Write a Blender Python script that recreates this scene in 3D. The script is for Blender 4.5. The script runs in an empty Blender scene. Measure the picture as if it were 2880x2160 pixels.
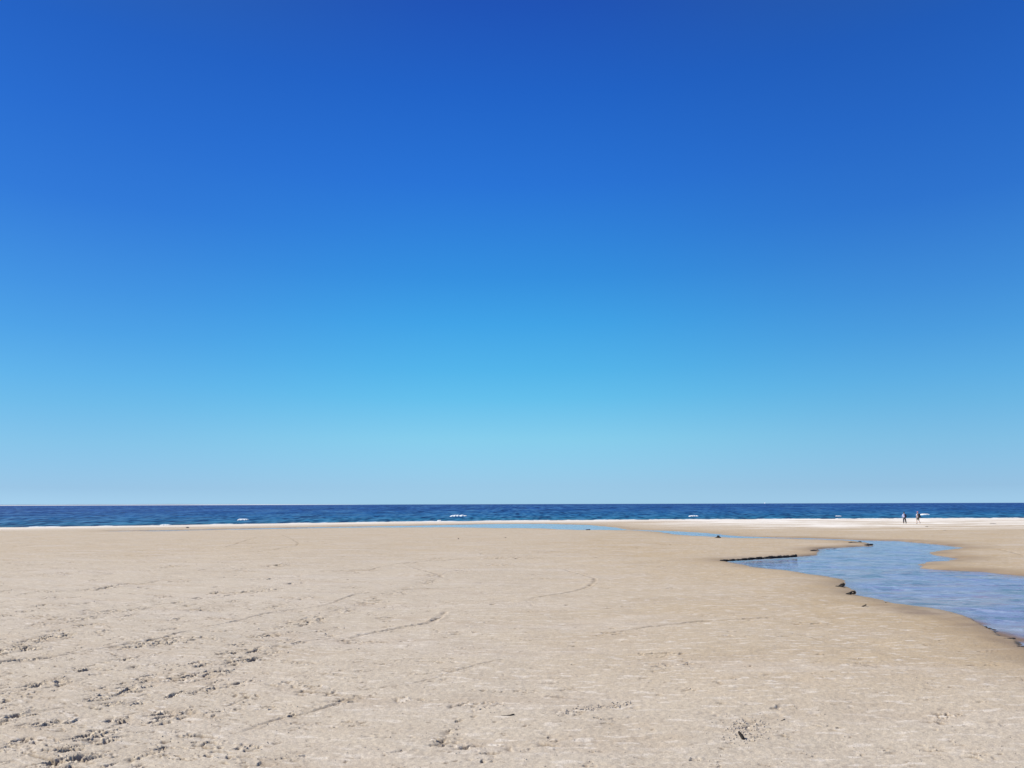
import bpy, bmesh, math, random
import numpy as np
from mathutils import Vector, Matrix, noise as mnoise

S = bpy.context.scene
COL = S.collection
R = math.radians
random.seed(7)
rng = np.random.default_rng(11)

# ------------------------------------------------------------------ camera
CAM_Z = 3.4
F = 2135.0                       # focal length in photo pixels (photo 2880 x 2160)
PITCH, ROLL = math.atan(337.5 / F), R(0.16)
fwd = Vector((0, math.cos(PITCH), math.sin(PITCH)))
right0 = Vector((1, 0, 0)); up0 = right0.cross(fwd)
right = (right0 * math.cos(ROLL) - up0 * math.sin(ROLL)).normalized()
up = right.cross(fwd).normalized()
cd = bpy.data.cameras.new('camera'); cam = bpy.data.objects.new('camera', cd); COL.objects.link(cam)
cam.matrix_world = Matrix(((right.x, up.x, -fwd.x, 0), (right.y, up.y, -fwd.y, 0), (right.z, up.z, -fwd.z, CAM_Z), (0, 0, 0, 1)))
cd.sensor_fit = 'HORIZONTAL'; cd.sensor_width = 36; cd.lens = 36 * F / 2880
cd.clip_start = 0.1; cd.clip_end = 60000
S.camera = cam

# ------------------------------------------------------------------ sky, sun, exposure
SUN_EL, SUN_AZ = R(41), R(-82)   # azimuth from +Y (out to sea), negative = left
w = bpy.data.worlds.new("World"); S.world = w; w.use_nodes = True
nt = w.node_tree; nt.nodes.clear()
sky = nt.nodes.new('ShaderNodeTexSky'); sky.sky_type = 'NISHITA'; sky.sun_disc = False
sky.sun_elevation = SUN_EL; sky.sun_rotation = SUN_AZ % (2 * math.pi)
sky.air_density = 1.0; sky.dust_density = 0.3; sky.ozone_density = 3.0; sky.altitude = 0
tc = nt.nodes.new('ShaderNodeTexCoord'); sx = nt.nodes.new('ShaderNodeSeparateXYZ')
nt.links.new(tc.outputs['Generated'], sx.inputs[0])
mr = nt.nodes.new('ShaderNodeMapRange'); mr.inputs['From Min'].default_value = 0; mr.inputs['From Max'].default_value = 1.0
nt.links.new(sx.outputs['Z'], mr.inputs['Value'])
cr = nt.nodes.new('ShaderNodeValToRGB'); nt.links.new(mr.outputs[0], cr.inputs['Fac'])
# tint of the air by height above the horizon (deep blue, pale near the sea; unseen zenith greyed to neutralise shadows)
SKY_TINT = [(0.0043, (0.604, 1.0492, 1.5267)), (0.0232, (0.5748, 1.0054, 1.4581)), (0.0833, (0.4647, 1.078, 1.4329)), (0.1376, (0.2728, 0.9727, 1.4341)), (0.1737, (0.1967, 0.8857, 1.4254)), (0.2336, (0.1275, 0.7455, 1.4128)), (0.2916, (0.09, 0.5881, 1.3472)), (0.4012, (0.0603, 0.3922, 1.2724)), (0.4999, (0.0433, 0.2905, 1.1121)), (0.5828, (0.0415, 0.2121, 0.9353)), (0.72, (0.09, 0.2, 0.5)), (0.86, (0.22, 0.22, 0.28)), (1.0, (0.24, 0.23, 0.26))]
SKY_SIDE = [(0.0037, (0.6076, 1.0297, 1.5223)), (0.0196, (0.5278, 0.9051, 1.3648)), (0.0704, (0.4183, 0.8994, 1.3143)), (0.1162, (0.3001, 0.8443, 1.3073)), (0.1467, (0.2386, 0.7907, 1.3201)), (0.1975, (0.165, 0.6669, 1.2992)), (0.247, (0.1256, 0.5593, 1.265)), (0.342, (0.0743, 0.3907, 1.1856)), (0.4302, (0.0537, 0.3139, 1.1024)), (0.507, (0.045, 0.2621, 0.9889)), (0.72, (0.09, 0.2, 0.5)), (0.86, (0.22, 0.22, 0.28)), (1.0, (0.24, 0.23, 0.26))]
SKY_GAIN = 2.0
cs = nt.nodes.new('ShaderNodeValToRGB'); nt.links.new(mr.outputs[0], cs.inputs['Fac'])
for ramp, stops in ((cr, SKY_TINT), (cs, SKY_SIDE)):
    els = ramp.color_ramp.elements
    while len(els) > 1: els.remove(els[-1])
    els[0].position = stops[0][0]; els[0].color = (*stops[0][1], 1)
    for p, c in stops[1:]:
        e = els.new(p); e.color = (*c, 1)
# vignette put into the sky: paler, more violet away from the view direction
az = nt.nodes.new('ShaderNodeMath'); az.operation = 'ARCTAN2'; nt.links.new(sx.outputs['X'], az.inputs[0]); nt.links.new(sx.outputs['Y'], az.inputs[1])
ab = nt.nodes.new('ShaderNodeMath'); ab.operation = 'ABSOLUTE'; nt.links.new(az.outputs[0], ab.inputs[0])
fz = nt.nodes.new('ShaderNodeMapRange'); fz.interpolation_type = 'SMOOTHSTEP'; nt.links.new(ab.outputs[0], fz.inputs[0])
fz.inputs[1].default_value = R(2); fz.inputs[2].default_value = R(33)
ms = nt.nodes.new('ShaderNodeMix'); ms.data_type = 'RGBA'; nt.links.new(fz.outputs[0], ms.inputs[0]); nt.links.new(cr.outputs[0], ms.inputs[6]); nt.links.new(cs.outputs[0], ms.inputs[7])
mx = nt.nodes.new('ShaderNodeMix'); mx.data_type = 'RGBA'; mx.blend_type = 'MULTIPLY'; mx.inputs[0].default_value = 1
gm = nt.nodes.new('ShaderNodeGamma'); gm.inputs[1].default_value = 0.28   # evens out the sky left to right
nt.links.new(sky.outputs[0], gm.inputs[0]); nt.links.new(gm.outputs[0], mx.inputs[6]); nt.links.new(ms.outputs[2], mx.inputs[7])
bg = nt.nodes.new('ShaderNodeBackground'); bg.inputs['Strength'].default_value = 0.15 * SKY_GAIN
out = nt.nodes.new('ShaderNodeOutputWorld')
nt.links.new(mx.outputs[2], bg.inputs[0]); nt.links.new(bg.outputs[0], out.inputs[0])

sl = bpy.data.lights.new('sun', 'SUN'); sl.energy = 5.0; sl.angle = R(0.5); sl.color = (1.0, 0.945, 0.86)
so = bpy.data.objects.new('sun', sl); COL.objects.link(so)
sdir = Vector((math.sin(SUN_AZ) * math.cos(SUN_EL), math.cos(SUN_AZ) * math.cos(SUN_EL), math.sin(SUN_EL)))
so.rotation_euler = sdir.to_track_quat('Z', 'Y').to_euler(); so.location = sdir * 200

S.view_settings.view_transform = 'Standard'; S.view_settings.look = 'None'
S.view_settings.exposure = 0.25; S.view_settings.gamma = 1.0
S.render.engine = 'CYCLES'

# ------------------------------------------------------------------ helpers
def tag(o, label=None, cat=None, group=None, kind=None):
    if label: o['label'] = label
    if cat: o['category'] = cat
    if group: o['group'] = group
    if kind: o['kind'] = kind
    return o

def empty(name, loc, rz=0.0):
    o = bpy.data.objects.new(name, None); COL.objects.link(o)
    o.empty_display_size = 0.2; o.location = loc; o.rotation_euler.z = rz
    return o

def link_mesh(name, me, mats, parent=None, smooth=True):
    o = bpy.data.objects.new(name, me); COL.objects.link(o)
    for m in (mats if isinstance(mats, (list, tuple)) else [mats]): me.materials.append(m)
    if parent: o.parent = parent
    if smooth: me.polygons.foreach_set('use_smooth', np.ones(len(me.polygons), dtype=bool))
    return o

def grid_mesh(name, X, Y, Z, attrs=None):
    """rows x cols arrays -> one mesh sheet, optional float point attributes"""
    nr, nc = X.shape
    me = bpy.data.meshes.new(name)
    co = np.empty((nr * nc, 3), dtype=np.float32)
    co[:, 0] = X.ravel(); co[:, 1] = Y.ravel(); co[:, 2] = Z.ravel()
    idx = np.arange(nr * nc, dtype=np.int32).reshape(nr, nc)
    q = np.stack([idx[:-1, :-1], idx[:-1, 1:], idx[1:, 1:], idx[1:, :-1]], axis=-1).reshape(-1, 4)
    me.vertices.add(nr * nc); me.vertices.foreach_set('co', co.ravel())
    me.loops.add(q.size); me.loops.foreach_set('vertex_index', q.ravel())
    me.polygons.add(len(q)); me.polygons.foreach_set('loop_start', np.arange(0, q.size, 4, dtype=np.int32))
    me.polygons.foreach_set('loop_total', np.full(len(q), 4, dtype=np.int32))
    me.update(calc_edges=True)
    for k, v in (attrs or {}).items():
        a = me.attributes.new(k, 'FLOAT', 'POINT'); a.data.foreach_set('value', v.ravel().astype(np.float32))
    return me

def perlin(x, y, seed=0):
    x = np.asarray(x, dtype=np.float64); y = np.asarray(y, dtype=np.float64)
    xi = np.floor(x).astype(np.int64); yi = np.floor(y).astype(np.int64)
    xf = (x - xi).astype(np.float32); yf = (y - yi).astype(np.float32)
    def g(ix, iy, fx, fy):
        h = (ix * 374761393 + iy * 668265263 + seed * 1442695041) & 0xffffffff
        h = ((h ^ (h >> 13)) * 1274126177) & 0xffffffff
        h = h ^ (h >> 16)
        a = (h & 0xffff).astype(np.float32) * np.float32(2 * math.pi / 65536)
        return np.cos(a) * fx + np.sin(a) * fy
    u = xf * xf * xf * (xf * (xf * 6 - 15) + 10); v = yf * yf * yf * (yf * (yf * 6 - 15) + 10)
    a = g(xi, yi, xf, yf); b = g(xi + 1, yi, xf - 1, yf); c = g(xi, yi + 1, xf, yf - 1); d = g(xi + 1, yi + 1, xf - 1, yf - 1)
    return ((a + (b - a) * u) * (1 - v) + (c + (d - c) * u) * v) * 1.5

def fbm(x, y, octv=4, seed=0, lac=2.03, gain=0.5):
    t = 0; a = 1.0
    for i in range(octv):
        t = t + a * perlin(x, y, seed + i * 17); x = x * lac; y = y * lac; a *= gain
    return t

def sstep(a, b, x):
    t = np.clip((x - a) / (b - a), 0, 1); return t * t * (3 - 2 * t)

# ------------------------------------------------------------------ lie of the beach
def shore_raw(x):
    return np.interp(x, [-400, -200, -80, -31, 0, 42, 115, 250, 500], [20, 70, 119, 148, 160, 166, 172, 176, 178])
_sx = np.linspace(-600, 700, 1301); _k = np.exp(-0.5 * (np.arange(-40, 41) / 14.0) ** 2); _k /= _k.sum()
_sy = np.convolve(np.pad(shore_raw(_sx), 40, mode='edge'), _k, 'valid')
def shore_y(x): return np.interp(x, _sx, _sy)
_hd = np.linspace(-300, 500, 1601)
_hz = np.interp(_hd, [-300, -40, -12, 0, 8, 45, 75, 110, 150, 190, 260, 500], [-9, -1.8, -0.5, 0, 0.10, 0.22, 0.60, 1.22, 1.80, 2.05, 2.6, 4.0])
_k2 = np.exp(-0.5 * (np.arange(-30, 31) / 8.0) ** 2); _k2 /= _k2.sum()
_hs = np.convolve(np.pad(_hz, 30, mode='edge'), _k2, 'valid')
_w = sstep(4, 20, _hd); _hz2 = _hz * (1 - _w) + _hs * _w
def base_h(x, y): return np.interp(shore_y(x) - y, _hd, _hz2)

def cast(px, py, dz=0.0):
    """photo pixel -> point on the beach (dz above its general lie)"""
    d = fwd * F + right * (px - 1440) - up * (py - 1080)
    y = 20.0
    for i in range(60):
        x = y * d.x / d.y
        z = float(base_h(x, y)) + dz
        yn = (z - CAM_Z) / (d.z / d.y)
        y = 0.5 * y + 0.5 * min(max(yn, 1.0), 5000)
    return Vector((y * d.x / d.y, y, float(base_h(y * d.x / d.y, y)) + dz))

def cast_sea(px, py, z=0.0):
    d = fwd * F + right * (px - 1440) - up * (py - 1080)
    t = (z - CAM_Z) / d.z
    return Vector((d.x * t, d.y * t, z))

WATER = -0.05    # stream level below the beach around it
stream_px = [(304,1493.5),(477,1491.5),(607,1488.5),(960,1481.5),(1133,1479),(1264,1476),(1394,1473.7),(1524,1473),(1654,1476),(1741,1484),(1763,1490),
 (1871,1492.5),(1900,1494),(1989,1499),(2077,1508),(2166,1511),(2299,1514.5),(2432,1519.6),(2520,1521),(2565,1525),(2631,1530.6),(2711,1540.4),(2690,1544.5),(2653,1548),
 (2613,1553.7),(2626,1560.8),(2660,1566),(2689,1571.4),(2671,1578),(2609,1580.5),(2584,1588),(2591,1598),(2653,1603),(2764,1608),(2880,1621),(3050,1640),(3500,1685),
 (5200,1760),(5600,2250),(3900,2170),(3380,2035),(3100,1915),(2960,1858),(2885,1822),(2860,1806),(2826,1797),(2790,1779),(2764,1757),(2697,1731),(2631,1711),(2565,1703),(2511,1698),(2476,1687),
 (2440,1680),(2409,1672),(2398,1658),(2380,1646),(2368,1629),(2321,1621.5),(2228,1608),(2121,1595),(2059,1584),(2028,1577.5),(2050,1575.5),(2077,1574.5),(2237,1565),(2299,1561),
 (2301,1544),(2356,1540),(2449,1536),(2452,1531),(2423,1525),(2387,1521.5),(2299,1518),(2166,1515.5),(2077,1515),(1989,1510),(1900,1504),(1850,1496),(1800,1493),(1741,1492),
 (1633,1491.5),(1524,1487),(1394,1485.5),(1264,1484),(1133,1484),(960,1485),(607,1491),(477,1494),(304,1495)]
P = [cast(a, b, WATER) for a, b in stream_px]
poly = np.array([(p.x, p.y) for p in P])
# soften the traced outline with small natural wobble
dense = []
for i in range(len(poly)):
    a, b = poly[i], poly[(i + 1) % len(poly)]
    L = math.hypot(*(b - a)); n = max(1, int(L / (0.010 * (a[1] + b[1]))))
    for j in range(n):
        p = a + (b - a) * (j / n); dense.append(p)
dense = np.array(dense)
wob = 0.0016 * dense[:, 1]
dense[:, 0] += wob * 2.0 * fbm(dense[:, 0] * 1.3, dense[:, 1] * 1.3, 3, 5)
dense[:, 1] += wob * 3.0 * fbm(dense[:, 0] * 1.3, dense[:, 1] * 1.3, 3, 9)
poly = dense

def stream_sd(x, y):
    """signed distance to the stream outline: positive on the sand"""
    out_ = np.full(x.shape, 8.0, dtype=np.float64)
    xf, yf = x.ravel(), y.ravel()
    m = np.where((yf > poly[:, 1].min() - 6) & (yf < poly[:, 1].max() + 6) & (xf > poly[:, 0].min() - 6) & (xf < poly[:, 0].max() + 6))[0]
    A = poly; B = np.roll(poly, -1, axis=0)
    res = np.empty(len(m))
    for s in range(0, len(m), 40000):
        ii = m[s:s + 40000]; qx = xf[ii]; qy = yf[ii]
        lo, hi = qy.min() - 8, qy.max() + 8
        dmin = np.full(len(ii), 64.0); ins = np.zeros(len(ii), dtype=bool)
        for (ax, ay), (bx, by) in zip(A, B):
            if (ay > qy).any() != (by > qy).all() or True:
                if not ((ay < lo and by < lo) or (ay > hi and by > hi)):
                    ex, ey = bx - ax, by - ay
                    t = np.clip(((qx - ax) * ex + (qy - ay) * ey) / (ex * ex + ey * ey + 1e-12), 0, 1)
                    dx = qx - ax - t * ex; dy = qy - ay - t * ey
                    np.minimum(dmin, dx * dx + dy * dy, out=dmin)
                c = (ay > qy) != (by > qy)
                if c.any(): ins ^= c & (qx < (bx - ax) * (qy - ay) / (by - ay + 1e-12) + ax)
        d = np.sqrt(dmin); res[s:s + 40000] = np.where(ins, -d, d)
    o = out_.ravel(); o[m] = res
    return o.reshape(x.shape)

# ------------------------------------------------------------------ trodden marks traced on the sand
def px5(x, y): return (x / 2.212, 1560 + y / 2.212)
def px6(x, y): return (940 + x / 2.212, 1560 + y / 2.212)
def px7(x, y): return (1880 + x / 2.212, 1700 + y / 2.212)
m5 = """350,475,50,15 310,525,80,30 50,600,80,25 230,590,60,10 80,665,50,12 200,655,60,12 482,397,14,7 560,395,50,10 640,360,70,15 860,340,60,15 800,380,40,8
1095,395,30,12 1135,432,22,8 1045,465,40,12 625,485,45,15 1070,510,20,8 900,565,100,20 1060,545,90,20 960,620,30,8 760,655,80,10 865,690,40,8 900,750,40,20 490,710,50,12
290,790,90,22 25,850,30,10 800,825,80,25 920,800,30,7 780,805,30,7 645,875,50,15 548,892,24,9 635,918,28,13 720,910,50,15 870,900,40,15 130,985,80,20 300,1025,40,18 370,1020,60,20
235,1035,20,8 980,960,40,15 1040,990,70,30 740,1000,60,20 600,1090,90,35 660,1130,70,20 410,1135,30,8 75,1160,60,20 140,1140,40,15 440,1190,60,20 410,1270,110,38 500,1240,90,20
340,1315,60,12 905,1225,60,25 1020,1175,30,10 640,1305,30,10 1210,740,150,26 1360,715,80,20 1210,675,80,18 1150,840,45,18 1075,855,30,12 1350,775,50,10 1500,785,70,15 1330,810,60,15
1550,640,100,15 1470,660,50,15 1590,590,70,20 1420,605,50,12 1720,600,50,12 1650,500,60,12 1500,555,60,12 1910,405,110,30 1760,485,40,10 1780,525,60,15 1690,460,50,8 1850,540,50,10
2060,490,50,10 2160,350,50,12 2080,325,40,8 1910,275,40,8 1180,315,30,8 1220,343,40,8 1280,270,110,8 1120,295,30,8 1390,255,40,8 1460,290,30,8 1350,235,50,10 1560,235,120,10
1690,215,60,8 1660,150,80,6 1830,180,60,8 700,190,60,18 560,210,50,8 1040,75,60,12 1020,265,40,10 340,222,40,6 260,320,30,8 1740,65,60,12 1700,320,40,15 1150,950,60,20
1390,940,90,8 1680,925,50,12 1820,965,80,15 2120,900,80,15 1560,1160,60,15 1810,1230,70,15 170,355,60,8 300,435,60,10 540,435,60,10 50,385,50,8 430,270,40,8 180,235,20,5"""
m6 = """460,205,50,12 380,245,100,18 230,290,80,20 60,340,60,20 310,330,30,8 190,368,30,8 50,440,40,8 640,130,60,15 800,100,60,12 1000,65,120,10 1100,20,200,8 170,95,60,22 580,170,60,18
1690,490,70,12 2050,690,120,13 720,720,80,8 430,890,50,13 70,890,60,13 660,1130,60,15 750,1080,60,28 860,1175,60,12 960,1220,80,20 1150,1190,80,18 1330,1150,60,40
1480,970,110,16 1740,935,110,12 900,1270,80,13 780,915,40,9 1600,1295,50,10 1620,1010,60,8 560,890,40,8"""
m7 = """470,745,60,22 560,760,30,24 540,815,40,12 130,365,60,18 500,740,80,30 530,815,60,16 630,685,50,12 730,800,30,15 1670,720,60,15 1650,885,50,32 1350,880,50,10 1920,920,70,25 600,990,50,15 210,950,20,12 1140,380,60,12 1250,390,40,10
1170,895,30,6 1600,550,60,8 300,990,30,10 1790,850,30,10 1730,775,60,10 850,180,20,5 780,182,15,4 510,290,20,6"""
scuffs = []     # x, y, radius along, radius across, strength, lean
def add_scuff(px, py, rx, ry, st=1.0):
    p = cast(px, py); k = p.y / F; hgt = CAM_Z - p.z
    lean = 0.55 * float(sstep(1.0, -7.0, p.x / max(p.y, 4) * 9))
    scuffs.append((p.x, p.y, max(rx * k, 0.03), max(ry * k * p.y / hgt, 0.05), st, lean))
for txt, f_, st in ((m5, px5, 0.9), (m6, px6, 0.5), (m7, px7, 0.42)):
    for q in txt.split():
        a, b, c, d = map(float, q.split(',')); X_, Y_ = f_(a, b)
        s_ = st
        if f_ is px5: s_ = .95 + 1.35 * max(0, 1 - X_ / 900) * (Y_ > 1780)
        add_scuff(X_, Y_, c / 2.212, d / 2.212, s_)
for i in range(360):         # fainter marks, thickest on the left as in the photograph
    X_ = 2880 * random.random() ** 1.8; Y_ = 1510 + 650 * random.random() ** 1.35
    if X_ > 1900 and Y_ < 1850: continue
    add_scuff(X_, Y_, random.uniform(5, 22), random.uniform(1.5, 4.5) * (0.5 + (Y_ - 1500) / 600), random.uniform(0.25, 0.6) * (1.1 - X_ / 4500))

tracks = [  # traced grooves: points, half width (m), depth
 ([px5(0,700),px5(220,655),px5(500,610),px5(720,575),px5(1000,525),px5(1200,470),px5(1500,400),px5(1700,355),px5(2050,305),px6(250,235),px6(900,200),px6(1300,175)], .035, .014),
 ([px5(1830,550),px5(2000,520),px5(2200,505),px6(200,480),px6(400,445),px6(560,425),px6(650,385),px6(700,350)], .045, .022),
 ([px6(1180,295),px6(1400,250),px6(1550,210),px6(1620,160),px6(1590,130),px6(1420,85)], .045, .014),
 ([px6(1590,510),px6(1850,465),px6(2212,420),px7(240,103),px7(600,90),px7(740,95)], .04, .013),
 ([px6(480,72),px6(600,110),px6(680,150)], .05, .013), ([px6(0,90),px6(180,95),px6(350,62),px6(620,30)], .05, .014),
 ([px5(1420,1095),px5(1700,1000),px5(1900,960),px5(2212,880)], .02, .010), ([px5(1380,930),px5(1560,860)], .015, .006),
 ([(629,1543),(711,1514),(750,1506)], .06, .012), ([(790,1503),(824,1518),(832,1534),(700,1555)], .06, .012),
 ([(2730,1526),(2770,1529),(2811,1534)], .08, .02), ([(2746,1543),(2824,1548),(2880,1563)], .08, .02),
 ([px7(780,180),px7(1000,240),px7(1400,330)], .02, .005), ([px6(60,840),px6(300,820),px6(560,780),px6(800,710),px6(1070,650)], .02, .008),
 ([(1200,1507),(1245,1507)], .06, .012), ([(0,1527),(60,1519)], .06, .014), ([(20,1585),(70,1581)], .05, .014)]

for i in range(46):          # a band of old tyre and foot marks trailing off to the right
    f_ = random.random(); X_ = 1120 + 760 * f_; Y_ = 1584 - 52 * f_ + random.gauss(0, 5)
    add_scuff(X_, Y_, random.uniform(6, 18), random.uniform(1.0, 2.4), random.uniform(.25, .5))
# ------------------------------------------------------------------ sand sheet
def span(a, b, step):
    n = int(math.ceil(abs(b - a) / step)); return np.linspace(a, b, n, endpoint=False)
u_in = np.linspace(-0.76, 0.76, 1240)
u_out = 0.76 * np.exp(np.linspace(0, math.log(14 / 0.76), 60))[1:]
U = np.concatenate([-u_out[::-1], u_in, u_out])
y_near = np.linspace(-70, 3.8, 40, endpoint=False)
yy = [3.8]
while yy[-1] < 190: yy.append(yy[-1] * (1.0021 if yy[-1] < 45 else 1.0032))
Yr = np.concatenate([y_near, np.array(yy), np.linspace(192, 260, 12)])
Ys = np.maximum(Yr, 4.2)
X = U[None, :] * Ys[:, None]; Y = np.repeat(Yr[:, None], len(U), axis=1)
H = base_h(X, Y)
SD = stream_sd(X, Y)

SD = SD + sstep(1.2, .2, np.abs(SD)) * (0.06 * fbm(X / .5, Y / .5, 3, 7) + .0025 * Y * perlin(X / 1.4, Y / 1.1, 19))
# banks: steeper where the photograph shows an undercut edge
def near_line(X, Y, pts, r):
    d = np.full(X.shape, 1e9)
    Q = [cast(a, b) for a, b in pts]
    for a, b in zip(Q[:-1], Q[1:]):
        ex, ey = b.x - a.x, b.y - a.y
        t = np.clip(((X - a.x) * ex + (Y - a.y) * ey) / (ex * ex + ey * ey + 1e-9), 0, 1)
        d = np.minimum(d, np.hypot(X - a.x - t * ex, Y - a.y - t * ey))
    return np.exp(-(d / r) ** 2)
steep = np.clip(near_line(X, Y, [(2028, 1577), (2237, 1565), (2301, 1559)], .5) + near_line(X, Y, [(2297, 1544), (2356, 1540), (2449, 1536)], .6)
                + near_line(X, Y, [(2700, 1731), (2770, 1760), (2826, 1797), (2885, 1822)], .35), 0, 1)
bw = 0.30 * (1 - steep) + 0.035 * steep
off = 0.05 * np.tanh(SD / bw) - 0.05
off = np.where(SD < 0, off - 0.04 * np.tanh(-SD / 0.8), off)
# undulations
G = 0.55 * np.log1p(np.exp(-(X / np.maximum(Ys[:, None], 4.2) * 9 + 2.5)))      # streaks swing away to the right on the left side
V = Y - G * np.maximum(Ys[:, None], 4.2) / 9
dist = np.hypot(X, Y)
fine = sstep(60, 12, dist)
und = 0.035 * fbm(X / 6.0, Y / 4.0, 3, 3) + 0.010 * fbm(X / 1.1, V / 0.7, 3, 21)
ripl = 0.0052 * fbm(X / 0.34, V / 0.15, 3, 31) * (0.6 + 0.4 * perlin(X / 2.0, Y / 2.0, 8))
grit = 0.0026 * fbm(X / 0.05, V / 0.04, 2, 41) * sstep(16, 7, dist)
Z = H + off + (und + ripl * fine + grit) * sstep(-0.1, 0.5, SD)
# scuffs
DUG_SHADE = np.zeros(X.shape, dtype=np.float32)  # damp dug-up sand plus painted shade in pits and grooves
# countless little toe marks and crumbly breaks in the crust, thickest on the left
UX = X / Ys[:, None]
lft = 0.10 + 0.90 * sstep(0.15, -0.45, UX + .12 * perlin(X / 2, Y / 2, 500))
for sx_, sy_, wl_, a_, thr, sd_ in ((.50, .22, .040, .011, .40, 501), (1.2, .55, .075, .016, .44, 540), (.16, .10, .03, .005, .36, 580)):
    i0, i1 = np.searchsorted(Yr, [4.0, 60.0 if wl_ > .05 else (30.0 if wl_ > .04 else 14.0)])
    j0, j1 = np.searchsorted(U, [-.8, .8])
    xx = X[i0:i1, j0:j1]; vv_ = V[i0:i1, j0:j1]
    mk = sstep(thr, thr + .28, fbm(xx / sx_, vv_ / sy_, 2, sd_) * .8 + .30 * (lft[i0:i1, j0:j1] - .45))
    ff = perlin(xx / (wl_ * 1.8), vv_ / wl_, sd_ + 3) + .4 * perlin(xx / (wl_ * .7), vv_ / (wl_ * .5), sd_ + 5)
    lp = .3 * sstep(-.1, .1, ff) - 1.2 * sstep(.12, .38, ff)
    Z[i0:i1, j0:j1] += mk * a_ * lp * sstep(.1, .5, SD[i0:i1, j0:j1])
    DUG_SHADE[i0:i1, j0:j1] = np.maximum(DUG_SHADE[i0:i1, j0:j1], mk * np.clip(-1.1 * lp - .1, 0, 1) * .7)
for (cx, cy, rx, ry, st, lean) in scuffs:
    ry2 = min(ry, 0.9 if cy < 30 else 2.0); rr = 2.2
    i0, i1 = np.searchsorted(Yr, [cy - rr * (ry2 + lean * rx), cy + rr * (ry2 + lean * rx)])
    if i1 <= i0: continue
    yc = max(cy, 4.2); ylo = Ys[i0]
    xs = sorted([(cx - rr * rx) / ylo, (cx - rr * rx) / Ys[i1 - 1], (cx + rr * rx) / ylo, (cx + rr * rx) / Ys[i1 - 1]])
    j0, j1 = np.searchsorted(U, [xs[0], xs[-1]])
    if j1 <= j0: continue
    xx = X[i0:i1, j0:j1]; y_ = Y[i0:i1, j0:j1]
    a = (xx - cx) / rx; b = (y_ - cy - lean * (xx - cx)) / ry2
    edge = 0.35 * perlin(xx / (0.35 * rx + .02), y_ / (0.35 * ry2 + .02), int(cx * 31) & 255)
    m = np.exp(-(a * a + b * b) * 1.1 + edge * 1.5) * (a * a + b * b < 4.6)
    m = np.clip(m, 0, 1) * np.float32(1)
    wl = 0.034 + 0.0032 * cy + .012 * max(0, st - 1)
    yl = y_ - .8 * lean * (xx - cx); sd0 = int(abs(cx * 53 + cy * 17)) % 997
    n1 = perlin(xx / (wl * 1.7), yl / wl, sd0); n2 = perlin(xx / (wl * .7), yl / (wl * .5), 91); n3 = perlin(xx / (wl * 3.2), yl / (wl * 1.6), sd0 + 5)
    f = n1 + .55 * n3 + .28 * n2
    pit = sstep(.10, .34, f); rim = sstep(-.12, .08, f) * (1 - pit)
    amp = (0.021 + 0.0014 * cy) * st
    Z[i0:i1, j0:j1] += m * amp * (-1.15 * pit + .20 * rim + .16 * n2) * sstep(0.0, 0.3, SD[i0:i1, j0:j1])
    DUG_SHADE[i0:i1, j0:j1] = np.maximum(DUG_SHADE[i0:i1, j0:j1], m * np.clip(pit * 1.1 - .15 + .3 * n2, 0, 1) * min(1, .35 + .65 * st))
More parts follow.
